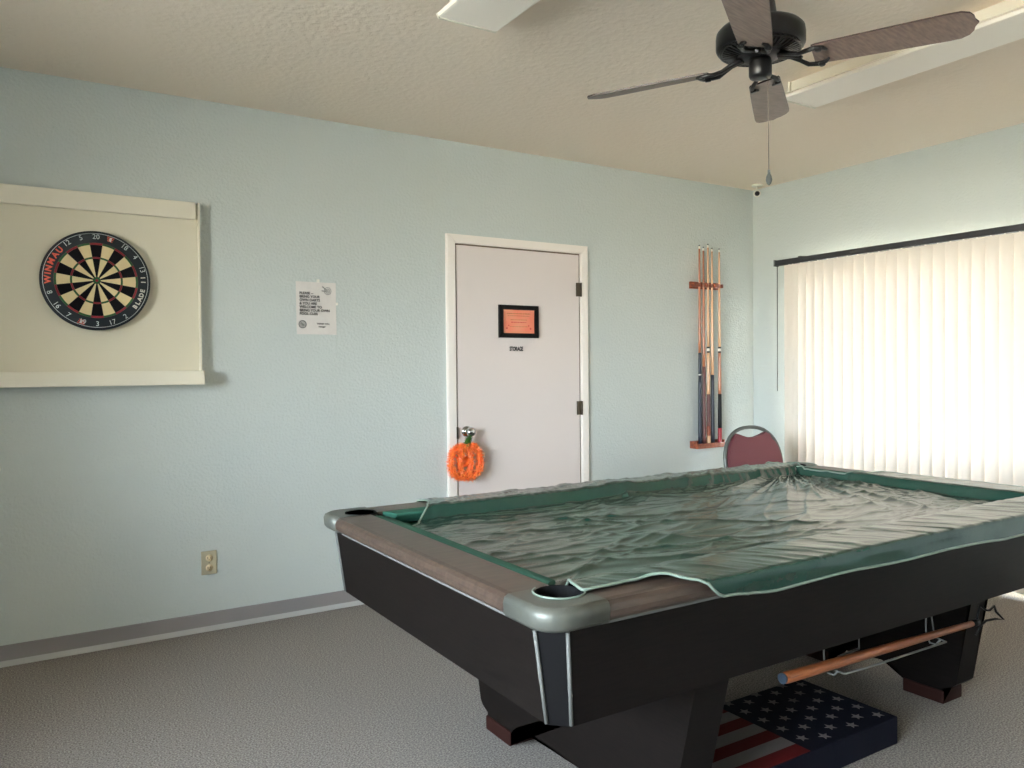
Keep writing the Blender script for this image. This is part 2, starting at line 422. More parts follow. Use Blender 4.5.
# ------------------------------------------------------------------ tinsel pumpkin on the door knob
pk = thing('tinsel_pumpkin', 'orange tinsel pumpkin decoration with green stem hanging from the door knob', 'decoration', (-2.553,-.09,.64))
pcx, pcz, py = -2.553, .752, -.075
def garland(bm, path, rad, cnt, mats=(0,1), ln=.018):
    for _ in range(cnt):
        t = random.random()*(len(path)-1); i = int(t); p = V(path[i]).lerp(V(path[min(i+1,len(path)-1)]), t-i)
        d = V((random.gauss(0,1), random.gauss(0,1), random.gauss(0,1))).normalized()
        q = p + d*random.uniform(rad*.3, rad*1.05); e = V((random.gauss(0,1), random.gauss(0,1), random.gauss(0,1))).normalized()
        e = (e + d*.6).normalized(); s = e.cross(d)
        if s.length < 1e-3: continue
        s = s.normalized()*.0014; q2 = q + e*ln*random.uniform(.4,1)
        if max(q.y, q2.y, (q-s).y, (q2+s).y, (q+s).y, (q2-s).y) > -.03: continue
        f = bm.faces.new([bm.verts.new(v) for v in (q-s, q+s, q2+s, q2-s)]); f.material_index = random.choice(mats)
def lobe(cxl, w, h, n=24):
    return [(pcx+cxl+w*math.sin(t*2*PI/n), py, pcz+h*math.cos(t*2*PI/n)*(1-.06*abs(math.sin(t*2*PI/n)))) for t in range(n+1)]
b = NB()
outer = [(pcx+.098*math.copysign(abs(math.sin(t*2*PI/40))**.8, math.sin(t*2*PI/40)), py, pcz+.092*math.copysign(abs(math.cos(t*2*PI/40))**.8, math.cos(t*2*PI/40))) for t in range(41)]
for path, rd in ((outer, .02), (lobe(0,.036,.085), .017)):
    tube(b, path[:-1], rd*.62, 8, 1, closed=True)
obj('garland_core', b, ['tinsel','tinsel2'], pk)
b = NB()
garland(b, outer, .022, 5200); garland(b, lobe(0,.036,.085), .019, 3600)
o = obj('garland_tinsel', b, ['tinsel','tinsel2'], pk, fix=False); o['kind'] = 'stuff'
b = NB(); tube(b, [(pcx,py,pcz+.03),(pcx,py-.004,pcz-.03)], .05, 10, 1)   # dark backing bow between the lobes
for v in b.verts: v.co.y = py+.012 + (v.co.y-py)*.12
obj('backing', b, ['tinsel','tinsel2'], pk)
b = NB(); sp = [(pcx+.005,py,pcz+.085),(pcx+.015,py-.002,pcz+.115),(pcx+.028,py-.004,pcz+.14)]
tube(b, sp, .007, 8); garland(b, sp, .016, 900, (0,), .015); o = obj('stem', b, 'tinselg', pk, fix=False)
b = NB(); tube(b, [(-2.51+.014*math.cos(t*PI/8), -.034, .925+.014*math.sin(t*PI/8)) for t in range(16)], .0015, 5, closed=True)
tube(b, [(-2.513,-.034,.911),(-2.528,-.06,.885)], .0015, 5); obj('hanging_loop', b, 'tinselg', pk)

# ------------------------------------------------------------------ wall outlet
ol = thing('wall_outlet', 'beige duplex power outlet low on the pale blue wall', 'outlet', (-3.976,0,.28))
ox, oz = -3.977, .341
obj('cover_plate', bx(ox-.037, ox+.037, -.008, -.0005, oz-.059, oz+.059, bev=.003), 'plate', ol)
for s in (-1, 1):
    b = NB(); zc = oz+s*.0245
    lathe(b, [(0,0),(.0165,0),(.0165,.0025),(0,.0025)], (ox,-.008,zc), (0,-1,0), 24); rc = obj('receptacle', b, 'recept', ol)
    b = NB(); box(b, ox-.008, ox-.005, -.0112, -.0104, zc-.004, zc+.006); box(b, ox+.005, ox+.008, -.0112, -.0104, zc-.004, zc+.006)
    lathe(b, [(0,0),(.0025,0),(.0025,.0008),(0,.0008)], (ox,-.0104,zc-.009), (0,-1,0), 10); obj('slot', b, 'black', rc)
b = NB(); lathe(b, [(0,0),(.003,0),(.002,.0012),(0,.0012)], (ox,-.0078,oz), (0,-1,0), 10); obj('screw', b, 'hinge', ol)

# ------------------------------------------------------------------ cue rack and cues
ck = thing('cue_rack', 'reddish brown wooden wall rack holding the pool cues by the corner', 'rack', (-.53,0,.72))
b = NB(); hx0, hx1 = -.672, -.388
slots = [-.655,-.603,-.560,-.513,-.470,-.402]; cxs = [-.613,-.573,-.528,-.487,-.413]
# upper holder: comb of notches
box(b, hx0, hx1, -.018, 0, 1.862, 1.912, bev=.002)
xx = [hx0] + [v for c in cxs for v in (c-.009, c+.009)] + [hx1]
for i in range(0, len(xx), 2):
    if xx[i+1]-xx[i] > .004: box(b, xx[i], xx[i+1], -.062, -.017, 1.872, 1.900, bev=.002)
obj('cue_holder', b, 'rack', ck)
b = NB(); box(b, -.672, -.382, -.075, 0, .712, .724, bev=.002); box(b, -.672, -.382, -.075, -.064, .724, .748, bev=.002)
box(b, -.672, -.664, -.064, -.001, .724, .765); box(b, -.390, -.382, -.064, -.001, .724, .765); box(b, -.664, -.390, -.013, -.001, .724, .765)
obj('base_tray', b, 'rack', ck)
def cue(x, top, segs, label):
    """segs: list of (z0,z1,mat)"""
    t = thing('pool_cue', label, 'pool cue', (x,-.045,.726), 'pool cues standing in the wall rack')
    z0, z1 = .7255, top; rad = lambda z: .0148 + (.0062-.0148)*((z-z0)/(z1-z0))
    for a, c, m, nm in segs:
        b = NB(); k = 8; e = .0004 if m in ('ivory','black') else 0
        lathe(b, [(0,a)]+[(rad(a+(c-a)*j/k)+e, a+(c-a)*j/k) for j in range(k+1)]+[(0,c)], (x,-.045,0), (0,0,1), 16); obj(nm, b, m, t)
    b = NB(); lathe(b, [(0,z1),(.0062,z1),(.0062,z1+.018),(0,z1+.018)], (x,-.045,0), (0,0,1), 12); obj('ferrule', b, 'ivory', t)
    b = NB(); lathe(b, [(0,z1+.018),(.006,z1+.018),(.005,z1+.026),(0,z1+.028)], (x,-.045,0), (0,0,1), 12); obj('tip', b, 'tip', t)
    return t
cue(cxs[0], 2.145, [(.7255,.745,'ivory','bumper'),(.745,1.238,'bluek','butt'),(1.238,1.246,'ivory','ring'),(1.246,1.40,'bluek','forearm'),(1.40,2.145,'mapled','shaft')],
    'pool cue with long blue-black butt and thin white ring, leftmost in the wall rack')
cue(cxs[1], 2.135, [(.7255,.75,'black','bumper'),(.75,1.30,'redb' if False else 'brownw','butt'),(1.30,2.135,'mapled','shaft')],
    'all reddish brown pool cue, second from the left in the wall rack')
cue(cxs[2], 2.16, [(.7255,.80,'maple','butt_sleeve'),(.80,.87,'rack','butt_decoration'),(.87,1.10,'brownw','wrap'),(1.10,1.40,'maple','forearm'),(1.40,1.412,'black','ring'),(1.412,1.432,'ivory','collar'),(1.432,1.444,'black','ring'),(1.444,2.16,'maple','shaft')],
    'pool cue with brown wrap and pale patterned butt end in the wall rack')
cue(cxs[3], 2.135, [(.7255,.75,'black','bumper'),(.75,1.24,'bluek','butt'),(1.24,2.135,'maple','shaft')],
    'pool cue with plain black butt, second from the right in the wall rack')
cue(cxs[4], 2.135, [(.7255,.85,'redb','butt_sleeve'),(.85,1.10,'black','wrap'),(1.10,1.40,'mapled','forearm'),(1.40,1.412,'black','ring'),(1.412,1.432,'ivory','collar'),(1.432,1.444,'black','ring'),(1.444,2.135,'maple','shaft')],
    'pool cue with black wrap and red butt end, rightmost in the wall rack')

# ------------------------------------------------------------------ vertical blind
vb = thing('vertical_blind', 'cream vertical blind with dark track hanging over the sliding glass door', 'blind', (-.05,-1.9,0))
VX = -.085; Y0, Y1 = -.292, -3.60
b = NB(); box(b, -.105, -.062, Y1, Y0, 2.026, 2.064, bev=.003); obj('head_track', b, 'railk', vb)
b = NB(); box(b, -.107, -.060, Y0, Y0+.012, 2.022, 2.068, bev=.002); obj('end_cap', b, 'greyf', vb)
for yb_ in (-.50, -2.0, -3.3):
    b = NB(); box(b, -.062, 0-.001, yb_-.012, yb_+.012, 2.05, 2.074); box(b, -.10, -.06, yb_-.012, yb_+.012, 2.064, 2.072); obj('wall_bracket', b, 'railk', vb)
W = .096
def vane(y, ang, z0=.03):
    b = NB(); n = 8; A, B = [], []
    for k in range(n+1):
        s = (k/n-.5)*W; bow = .007*(1-(2*k/n-1)**2)
        # local: s along vane width, bow is outward (into the room, -x)
        dx = -bow*math.cos(ang) + s*math.sin(ang); dy = s*math.cos(ang) + bow*math.sin(ang)
        A.append(b.verts.new((VX+dx, y+dy, z0))); B.append(b.verts.new((VX+dx, y+dy, 2.022)))
    for k in range(n):
        f = b.faces.new((A[k], A[k+1], B[k+1], B[k])); f.smooth = True
    o = obj('vane', b, 'vane', vb, smooth=True)
    b = NB(); box(b, VX-.006, VX+.006, y-.002, y+.002, 2.008, 2.028); obj('vane_clip', b, 'ivory', o)
ys_ = [-.400,-.432,-.500,-.570]
y = -.640
while y > Y1+.05: ys_.append(y); y -= .0760
for i, y in enumerate(ys_):
    vane(y, math.radians((5 if i > 3 else 7)+random.uniform(-.6,.6)))
b = NB(); tube(b, [(-.092,-.302,2.02),(-.094,-.303,1.6),(-.092,-.301,1.118)], .0032, 6); obj('control_wand', b, 'railk', vb)

# ------------------------------------------------------------------ ceiling fan
FX, FY, FZ = -2.548, -2.245, 2.35
fan = thing('ceiling_fan', 'four bladed ceiling fan with dark motor housing and brown blades', 'ceiling fan', (FX,FY,H))
b = NB()
lathe(b, [(0,H-.0005),(.075,H-.0005),(.072,H-.03),(.045,H-.05),(.03,H-.055),(.03,2.56),(0,2.56)], (FX,FY,0)); obj('canopy', b, 'dbrown', fan)
b = NB()
lathe(b, [(0,2.56),(.05,2.56),(.06,2.49),(.11,2.482),(.138,2.474),(.149,2.462),(.151,2.448),(.151,2.412),(.147,2.404),(.138,2.400)], (FX,FY,0), n=48)
lathe(b, [(.138,2.400),(.138,2.404),(0,2.404)], (FX,FY,0), n=48)
mh = obj('motor_housing', b, 'dbrown', fan)
b = NB()   # vented lower ring: radial fins
for k in range(44):
    a = 2*PI*k/44; c, s = math.cos(a), math.sin(a); p = V((-s, c, 0))*.0042
    P = [V((FX+c*.078, FY+s*.078, 2.380)), V((FX+c*.134, FY+s*.134, 2.395))]
    vs = [P[0]-p*.8, P[0]+p*.8, P[1]+p, P[1]-p]; lo = [b.verts.new(v) for v in vs]; hi = [b.verts.new(v+V((0,0,.006))) for v in vs]
    b.faces.new(lo); b.faces.new(hi[::-1])
    for q in range(4): b.faces.new((lo[q], hi[q], hi[(q+1) % 4], lo[(q+1) % 4]))
obj('vent_fins', b, 'dbrown', mh)
b = NB(); lathe(b, [(.130,2.401),(.140,2.395),(.134,2.392),(.128,2.396)], (FX,FY,0), n=48); obj('vent_rim', b, 'dbrown', mh)
b = NB(); lathe(b, [(0,2.402),(.076,2.396),(.078,2.386),(.07,2.375),(.05,2.368),(0,2.366)], (FX,FY,0)); obj('flywheel', b, 'dbrown', fan)
b = NB(); lathe(b, [(0,2.367),(.037,2.367),(.039,2.355),(.039,2.312),(.035,2.304),(.012,2.301),(0,2.301)], (FX,FY,0)); obj('switch_housing', b, 'dbrown', fan)
PITCH = math.radians(-13)
def blade_local():
    pts = []
    # root to tip outline in (r, w)
    up = [(.175,.052),(.19,.056),(.30,.061),(.45,.066),(.58,.070),(.612,.068),(.635,.056),(.647,.036),(.650,.018),(.660,.0)]
    pts = up + [(r_, -w_) for r_, w_ in up[::-1][1:]]
    return pts
ang0 = math.atan2(.575,-.305)
for k in range(4):
    a = ang0 + k*PI/2 + (math.radians(8) if k % 2 else 0)
    mt = Matrix.Translation((FX,FY,FZ)) @ Matrix.Rotation(a, 4, 'Z') @ Matrix.Rotation(PITCH, 4, 'X')
    b = NB(); prism(b, blade_local(), 'z', -.003, .003)
    for f in b.faces:
        if abs(f.normal.z) < .5: f.material_index = 1
    b.normal_update()
    for f in b.faces: f.material_index = 0 if abs(f.normal.z) > .5 else 1
    bmesh.ops.transform(b, matrix=mt, verts=b.verts); bl = obj('blade', b, ['blade','bladeedge'], fan)
    # ornate blade iron: two curved horns and a bar with three screws
    b = NB(); zz = -.009
    for s in (-1, 1):
        hp = [(.060,.010*s,.026),(.10,.012*s,.014),(.13,.020*s,-.001),(.155,.040*s,zz),(.185,.048*s,zz),(.212,.040*s,zz),(.222,.026*s,zz)]
        tube(b, hp, [.010,.008,.007,.008,.008,.007,.004], 8)
    tube(b, [(.060,0,.026),(.11,0,.010),(.14,0,-.004)], [.012,.009,.006], 8)
    for s in (-1, 1): lathe(b, [(0,0),(.010,.0),(.012,.004),(.012,.008),(0,.008)], (.198,.044*s,-.019), (0,0,1), 12)
    for v in b.verts: v.co.z = max(v.co.z, -.020)
    bmesh.ops.transform(b, matrix=mt, verts=b.verts); obj('blade_iron', b, 'dbrown', fan)
b = NB(); chx, chy = FX+.0, FY-.028
tube(b, [(chx,chy,2.30),(chx,chy-.006,2.28),(chx,chy-.008,1.975)], .0013, 5); ch = obj('pull_chain', b, 'hinge', fan)
b = NB(); lathe(b, [(0,1.977),(.004,1.975),(.0045,1.963),(.009,1.953),(.011,1.940),(.007,1.927),(0,1.921)], (chx,chy-.008,0), n=10, smooth=False); obj('chain_pendant', b, 'greyf', ch)

# ------------------------------------------------------------------ ceiling light fixtures (switched off)
def fixture(xc, y_far, L, label):
    t = thing('ceiling_light', label, 'ceiling light', (xc, y_far-L/2, H), 'long white ceiling lights')
    b = NB(); prism(b, [(xc-.062,H-.0005),(xc-.062,H-.045),(xc+.062,H-.045),(xc+.062,H-.0005)], 'y', y_far-L+.01, y_far-.01); obj('housing', b, 'fixt', t)
    b = NB(); hw = .125; zb = H-.092
    prism(b, [(xc-.068,H-.046),(xc-hw,zb+.014),(xc-hw+.004,zb+.002),(xc-hw+.012,zb),(xc+hw-.012,zb),(xc+hw-.004,zb+.002),(xc+hw,zb+.014),(xc+.068,H-.046)], 'y', y_far-L+.008, y_far-.008)
    obj('lens', b, 'lens', t)
    for y0, y1 in ((y_far-.008, y_far), (y_far-L, y_far-L+.008)):
        b = NB(); prism(b, [(xc-.072,H-.0008),(xc-.072,H-.046),(xc-hw-.002,zb+.014),(xc-hw+.006,zb-.003),(xc+hw-.006,zb-.003),(xc+hw+.002,zb+.014),(xc+.072,H-.046),(xc+.072,H-.0008)], 'y', y0, y1)
        obj('end_plate', b, 'fixt', t)
    return t
fixture(-1.59, -1.655, 1.24, 'long white ceiling light right of the ceiling fan')
fixture(-3.36, -1.60, 1.24, 'long white ceiling light at the top edge, left of the fan')

# ------------------------------------------------------------------ small camera in the corner
sc = thing('security_camera', 'small white dome camera mounted on the ceiling in the room corner', 'camera', (-.13,-.13,H))
cxp, cyp = -.125, -.15
b = NB(); lathe(b, [(0,H-.0005),(.038,H-.0005),(.040,H-.010),(.0,H-.012)], (cxp,cyp,0), n=24); obj('mounting_base', b, 'ivory', sc)
b = NB(); tube(b, [(cxp,cyp,H-.012),(cxp,cyp,H-.045)], .007, 8); obj('stem', b, 'ivory', sc)
b = NB(); d = V((-.75,-.62,-.15)).normalized(); lathe(b, [(0,-.026),(.018,-.022),(.026,-.010),(.027,.010),(.024,.018),(0,.018)], (cxp,cyp,H-.065), d, 20); obj('body', b, 'ivory', sc)
b = NB(); lathe(b, [(0,.0185),(.018,.0185),(.014,.026),(0,.028)], (cxp,cyp,H-.065), d, 20); obj('lens', b, 'black', sc)

# ------------------------------------------------------------------ banquet chair in the corner
chr_ = thing('banquet_chair', 'burgundy padded chair with grey frame standing in the corner behind the pool table', 'chair', (-.80,-.92,0))
CM = Matrix.Translation((-.905,-.83,0)) @ Matrix.Rotation(math.radians(-5), 4, 'Z')
def arch(w, h0, h1, n=20, p=2.3):
    pts = [(-w, h0)]
    for k in range(n+1):
        a = PI - PI*k/n; c, s = math.cos(a), math.sin(a)
        pts.append((w*math.copysign(abs(c)**(2/p), c), (h1-.22) + .22*abs(s)**(2/p)))
    pts.append((w, h0)); return pts
def tf(b): bmesh.ops.transform(b, matrix=CM, verts=b.verts); return b
lean = lambda z: .06*max(0, z-.45)/.45 * 1.4     # leans toward +y
b = NB(); op = arch(.230, .45, .918)
tube(b, [(x, lean(z), z) for x, z in op], .0115, 10); obj('back_frame', tf(b), 'greyf', chr_)
b = NB()   # back pad with concave top leaving the hand hole
pp = [(-.218,.50)]
ar = arch(.218, .50, .903)[1:-1]
pp += [(x, z) for x, z in ar if z < .862]
half = [p for p in pp if p[0] < 0]; 
top = [(-.125+.25*k/12, .886-.030*math.sin(PI*k/12)) for k in range(13)]
left = [(x, z) for x, z in ar if x < -.135]; right = [(x, z) for x, z in ar if x > .135]
pts = [(-.218,.50)] + left + top + right + [(.218,.50)]
F = [b.verts.new((x, lean(z)-.022, z)) for x, z in pts]; Bk = [b.verts.new((x, lean(z)+.012, z)) for x, z in pts]
b.faces.new(F); b.faces.new(Bk[::-1])
for i in range(len(pts)): b.faces.new((F[i], Bk[i], Bk[(i+1) % len(pts)], F[(i+1) % len(pts)]))
bmesh.ops.bevel(b, geom=[e for e in b.edges if (e.verts[0] in F) == (e.verts[1] in F)], offset=.008, segments=2, affect='EDGES')
obj('backrest', tf(b), 'burg', chr_)
b = NB(); box(b, -.225, .225, -.43, 0, .425, .475, bev=.018); obj('seat', tf(b), 'burg', chr_)
b = NB(); tube(b, [(-.20,-.41,.415),(.20,-.41,.415),(.20,-.01,.415),(-.20,-.01,.415)], .010, 8, closed=True); obj('seat_frame', tf(b), 'greyf', chr_)
for sx in (-1, 1):
    b = NB(); tube(b, [(sx*.205,-.40,.41),(sx*.225,-.43,.012)], .0115, 8); lathe(b, [(0,0),(.014,0),(.014,.016),(0,.016)], (sx*.225,-.43,0), (0,0,1), 10); obj('leg', tf(b), 'greyf', chr_)
    b = NB(); tube(b, [(sx*.230,lean(.46),.46),(sx*.230,0,.40),(sx*.235,.05,.012)], .0115, 8); lathe(b, [(0,0),(.014,0),(.014,.016),(0,.016)], (sx*.235,.05,0), (0,0,1), 10); obj('leg', tf(b), 'greyf', chr_)

# ------------------------------------------------------------------ pool table
TX0, TX1, TY0, TY1, ZT = -3.885, -1.375, -2.842, -1.438, .80
XC, YC = (TX0+TX1)/2, (TY0+TY1)/2
ZB = .528
pt = thing('pool_table', 'dark wood pool table with grey corner castings on slab legs', 'pool table', (XC,YC,0))
PR = .060
pcs = [(TX0+.112, TY0+.112), (TX0+.112, TY1-.112), (TX1-.112, TY0+.112), (TX1-.112, TY1-.112)]
CS = .165       # casting size
def rounded(x0, x1, y0, y1, r, n=6):
    pts = []
    for (cx_, cy_, a0) in ((x1-r,y1-r,0),(x0+r,y1-r,PI/2),(x0+r,y0+r,PI),(x1-r,y0+r,1.5*PI)):
        for k in range(n+1): a = a0+PI/2*k/n; pts.append((cx_+r*math.cos(a), cy_+r*math.sin(a)))
    return pts
# cabinet: tapered box with chamfered black corner panels and strips
def cab_outline(z):
    t = (.742-z)/(.742-ZB); i = .033+.03*t
    return TX0+i, TX1-i, TY0+.040+.014*t, TY1-.040-.014*t
ch_ = .055
def oct_pts(z):
    x0, x1, y0, y1 = cab_outline(z); ch_ = .050-.012*(.742-z)/(.742-ZB)
    return [(x0+ch_,y0),(x1-ch_,y0),(x1,y0+ch_),(x1,y1-ch_),(x1-ch_,y1),(x0+ch_,y1),(x0,y1-ch_),(x0,y0+ch_)]
b = NB(); lo = [b.verts.new((x,y,ZB)) for x,y in oct_pts(ZB)]; hi = [b.verts.new((x,y,.742)) for x,y in oct_pts(.742)]
b.faces.new(lo[::-1]); b.faces.new(hi)
for i in range(8):
    f = b.faces.new((lo[i],lo[(i+1)%8],hi[(i+1)%8],hi[i])); f.material_index = 1 if i % 2 else 0
obj('cabinet', b, ['cab','panelk'], pt)
P0, P1 = oct_pts(ZB), oct_pts(.742)
for i in range(8):
    b = NB(); c = V((XC,YC,0)); q0 = V((*P0[i],ZB+.004)); q1 = V((*P1[i],.738)); out = (V((q0.x,q0.y,0))-c); out = V((math.copysign(1,out.x), math.copysign(1,out.y),0))*.0015
    tube(b, [q0+out, q1+out], .0045, 6); obj('corner_strip', b, 'alu', pt)
# aluminium strip under the rails
for (x0,x1,y0,y1) in ((TX0+CS,XC-.09,TY0+.028,TY0+.046),(XC+.09,TX1-CS,TY0+.028,TY0+.046),(TX0+CS,XC-.09,TY1-.046,TY1-.028),(XC+.09,TX1-CS,TY1-.046,TY1-.028),
                      (TX0+.024,TX0+.042,TY0+CS,TY1-CS),(TX1-.042,TX1-.024,TY0+CS,TY1-CS)):
    obj('rail_strip', bx(x0,x1,y0,y1,.7425,.7545), 'alu', pt)
# rails with rounded outer edge: profile (d from outer edge, z)
prof = [(.024,.7555),(.010,.7565),(.003,.765),(.001,.778),(.005,.791),(.014,.798),(.028,ZT),(.128,ZT),(.130,.796),(.130,.7555)]
def rail_piece(axis, a, c, side, name='rail', m='rail', pr=prof):
    b = NB()
    if axis == 'x': prism(b, [((TY0+d) if side < 0 else (TY1-d), z) for d, z in pr], 'x', a, c)
    else: prism(b, [((TX0+d) if side < 0 else (TX1-d), z) for d, z in pr], 'y', a, c)
    for f in b.faces: f.smooth = False
    return obj(name, b, m, pt)
for s in (-1, 1):
    rail_piece('x', TX0+CS+.001, XC-.076, s); rail_piece('x', XC+.076, TX1-CS-.001, s); rail_piece('y', TY0+CS+.001, TY1-CS-.001, s)
# cushions
cp = [(.1305,ZT-.001),(.150,ZT-.001),(.176,.794),(.178,.788),(.160,.758),(.1305,.751)]
for s in (-1, 1):
    for axis, a, c in (('x',TX0+.185,XC-.085),('x',XC+.085,TX1-.185),('y',TY0+.185,TY1-.185)):
        b = NB(); N_ = 12; rows_ = []
        for (t, cut) in ((a, 1), (c, -1)):
            ring_ = []
            for d, z in cp:
                off = cut*(d-.13)*.7
                co = (t+off, (TY0+d) if s < 0 else (TY1-d), z) if axis == 'x' else ((TX0+d) if s < 0 else (TX1-d), t+off, z)
                ring_.append(b.verts.new(co))
            rows_.append(ring_)
        A, B_ = rows_
        b.faces.new(A); b.faces.new(B_[::-1])
        for i in range(len(cp)): b.faces.new((A[i], B_[i], B_[(i+1)%len(cp)], A[(i+1)%len(cp)]))
        obj('cushion', b, 'cloth', pt)
obj('bed', bx(TX0+.133, TX1-.133, TY0+.133, TY1-.133, .740, .750), 'cloth', pt)
# corner castings: rounded square with pocket hole cut out toward the bed
def casting(ix, iy):
    sx, sy = (1 if ix else -1), (1 if iy else -1)
    ox_, oy_ = (TX1 if ix else TX0), (TY1 if iy else TY0)
    # local coords: u,v from outer corner inward
    def L(u, v, z): return (ox_ - sx*u, oy_ - sy*v, z)
    r = .062; outl = []
    outl.append((CS, 0))
    for k in range(9): a = PI/2*k/8; outl.append((r - r*math.sin(a), r - r*math.cos(a)))
    outl.append((0, CS))
    pc = .112; inner = [(.1295, CS)]
    # inner boundary: arc around pocket from (.1295,CS side) to (CS,.1295)
    for k in range(13):
        a = math.radians(130 + (320-130)*k/12); inner.append((pc+.056*math.cos(a), pc+.056*math.sin(a)))
    inner.append((CS, .1295))
    inner[0] = (.1, CS); inner[-1] = (CS, .1)
    pts = outl + inner
    b = NB(); prs = [(.0,.798,.006),(.004,ZT+.001,0)]
    lay = []
    for z, shrink in ((.7505,.010),(.760,.002),(.785,0),(.796,.004),(.8015,.014)):
        lay.append([b.verts.new(L(u+(shrink*(1-u/CS) if i < len(outl) else 0), v+(shrink*(1-v/CS) if i < len(outl) else 0), z)) for i,(u,v) in enumerate(pts)])
    n = len(pts)
    b.faces.new(lay[-1]); b.faces.new(lay[0][::-1])
    for A, B_ in zip(lay, lay[1:]):
        for i in range(n):
            f = b.faces.new((A[i], A[(i+1)%n], B_[(i+1)%n], B_[i])); f.smooth = True
    bmesh.ops.triangulate(b, faces=[f for f in b.faces if len(f.verts) > 4])
    o = obj('corner_casting', b, 'cast', pt)
    c = L(pc, pc, 0)
    b = NB(); lathe(b, [(.053,.8025),(.0545,.8005),(.053,.77),(.048,.76),(.0,.756),(0,.7575),(.045,.761),(.049,.77),(.050,.8005),(.053,.8025)], (c[0],c[1],0), n=32)
    obj('pocket_liner', b, 'pocket', pt)
for ix in (0,1):
    for iy in (0,1): casting(ix, iy)
for iy in (0,1):
    sy = 1 if iy else -1; oy_ = TY1 if iy else TY0
    b = NB(); pts = [(XC-.075,oy_),(XC+.075,oy_),(XC+.075,oy_-sy*.10)] + [(XC+.052*math.cos(a), oy_-sy*(.10-.052*math.sin(a))) for a in [PI*k/10 for k in range(11)]] + [(XC-.075,oy_-sy*.10)]
    prism(b, pts, 'z', .7555, ZT+.0008); obj('side_casting', b, 'cast', pt)
    b = NB(); lathe(b, [(.050,ZT+.001),(.050,.765),(.0,.757),(0,.7585),(.047,.767),(.047,ZT+.001),(.050,ZT+.001)], (XC,oy_-sy*.10,0), n=24); obj('pocket_liner', b, 'pocket', pt)
# slab legs
for x0, dd in ((-3.36, .02), (-1.80, -.09)):
    hp = [(.575,ZB-.001),(.545,.40),(.47,.09),(.455,.075),(.42,.06),(.42,.0),(.27,0),(.262,.045),(.23,.078),(.17,.092)]
    hp = [(q+dd-(.03 if dd < 0 and z_ > .3 else 0), z_) for q, z_ in hp]
    pts = [(YC-d, z) for d, z in hp] + [(YC+d, z) for d, z in hp[::-1]]
    b = NB(); prism(b, pts, 'x', x0, x0+.12); bmesh.ops.triangulate(b, faces=[f for f in b.faces if len(f.verts) > 4])
    lg = obj('leg', b, 'cab', pt)
    for s in (-1, 1):
        ya, yb2 = YC+s*(.425+dd), YC+s*(.262+dd)
        b = NB(); box(b, x0-.006, x0+.126, min(ya,yb2), max(ya,yb2), 0.0, .05, bev=.004); obj('foot', b, 'redfoot', lg)
# hooks under the cabinet that carry the mechanical bridge
BY = -2.705
for xh in (-2.80, -2.28):
    zc = .4325-(xh+2.999)*.0233
    b = NB(); tube(b, [(xh,BY+.02,ZB),(xh,BY+.022,zc+.03),(xh,BY+.020,zc),(xh,BY+.008,zc-.0235),(xh,BY-.012,zc-.0225),(xh,BY-.025,zc-.006)], .003, 6); obj('bridge_hook', b, 'alu', pt)

# mechanical bridge
mb = thing('bridge_stick', 'orange brown wooden bridge stick with metal head hooked under the pool table', 'bridge stick', (-2.5,BY,.42))
b = NB(); tube(b, [(-3.005,BY,.436),(-2.99,BY,.4355),(-2.02,BY,.414)], [.014,.0165,.0095], 14); obj('stick', b, 'bridgew', mb)
b = NB(); tube(b, [(-3.010,BY,.4362),(-3.003,BY,.436)], .0145, 14); obj('bumper', b, 'tip', mb)
b = NB(); hx = -2.012; hz = .4135
tube(b, [(hx-.03,BY,hz),(hx+.005,BY,hz)], .012, 10)
def hp(*p): return [(hx+dx, BY+dy, hz+dz) for dx,dy,dz in p]
tube(b, hp((-.005,.0,-.042),(.02,-.004,-.012),(.045,-.008,.0),(.085,-.018,.002),(.115,-.03,-.002),(.085,-.02,.028),(.078,-.018,.048),(.06,-.012,.034),(.045,-.008,.036),(.02,0,.055),(.008,.0,.03),(.0,.0,0)), .0042, 6)
obj('bridge_head', b, 'black', mb)
b = NB()
tube(b, [(-2.60,BY+.045,.425),(-2.70,BY+.045,.421),(-2.752,BY+.03,.414),(-2.765,BY+.008,.404),(-2.752,BY-.012,.3985),(-2.60,BY-.014,.395),(-2.221,BY-.012,.390)], .0035, 6)
tube(b, [(-2.60,BY+.045,.425),(-2.60,BY+.045,ZB-.0005)], .0025, 6)
tube(b, [(-2.222,BY-.012,.390),(-2.222,BY+.02,.395),(-2.222,BY+.03,.42),(-2.222,BY+.045,ZB-.0005)], .0025, 6)
obj('wire_loop', b, 'alu', pt)

# ------------------------------------------------------------------ flag patterned box on the floor
fb = thing('flag_patterned_box', 'low flat box with stars and stripes flag pattern on the carpet under the pool table', 'box', (-2.7,-2.33,0))
fx0, fx1, fy0, fy1, fz = -3.16, -2.245, -2.565, -2.165, .095
FB = Matrix.Identity(4)
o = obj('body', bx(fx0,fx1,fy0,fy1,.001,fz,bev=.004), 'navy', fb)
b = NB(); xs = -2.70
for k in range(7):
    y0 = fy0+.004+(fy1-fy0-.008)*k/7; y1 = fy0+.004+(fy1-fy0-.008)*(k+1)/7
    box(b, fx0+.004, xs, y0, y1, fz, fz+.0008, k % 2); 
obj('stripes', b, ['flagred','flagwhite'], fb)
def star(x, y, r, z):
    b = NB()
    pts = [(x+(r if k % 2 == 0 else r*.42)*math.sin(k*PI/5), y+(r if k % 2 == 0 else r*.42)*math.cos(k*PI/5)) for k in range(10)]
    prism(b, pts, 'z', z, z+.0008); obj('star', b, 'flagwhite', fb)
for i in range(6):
    for j in range(5): star(xs+.05+i*.072, fy0+.045+j*.078+(.0 if i % 2 else .03)-(.0), .022, fz)

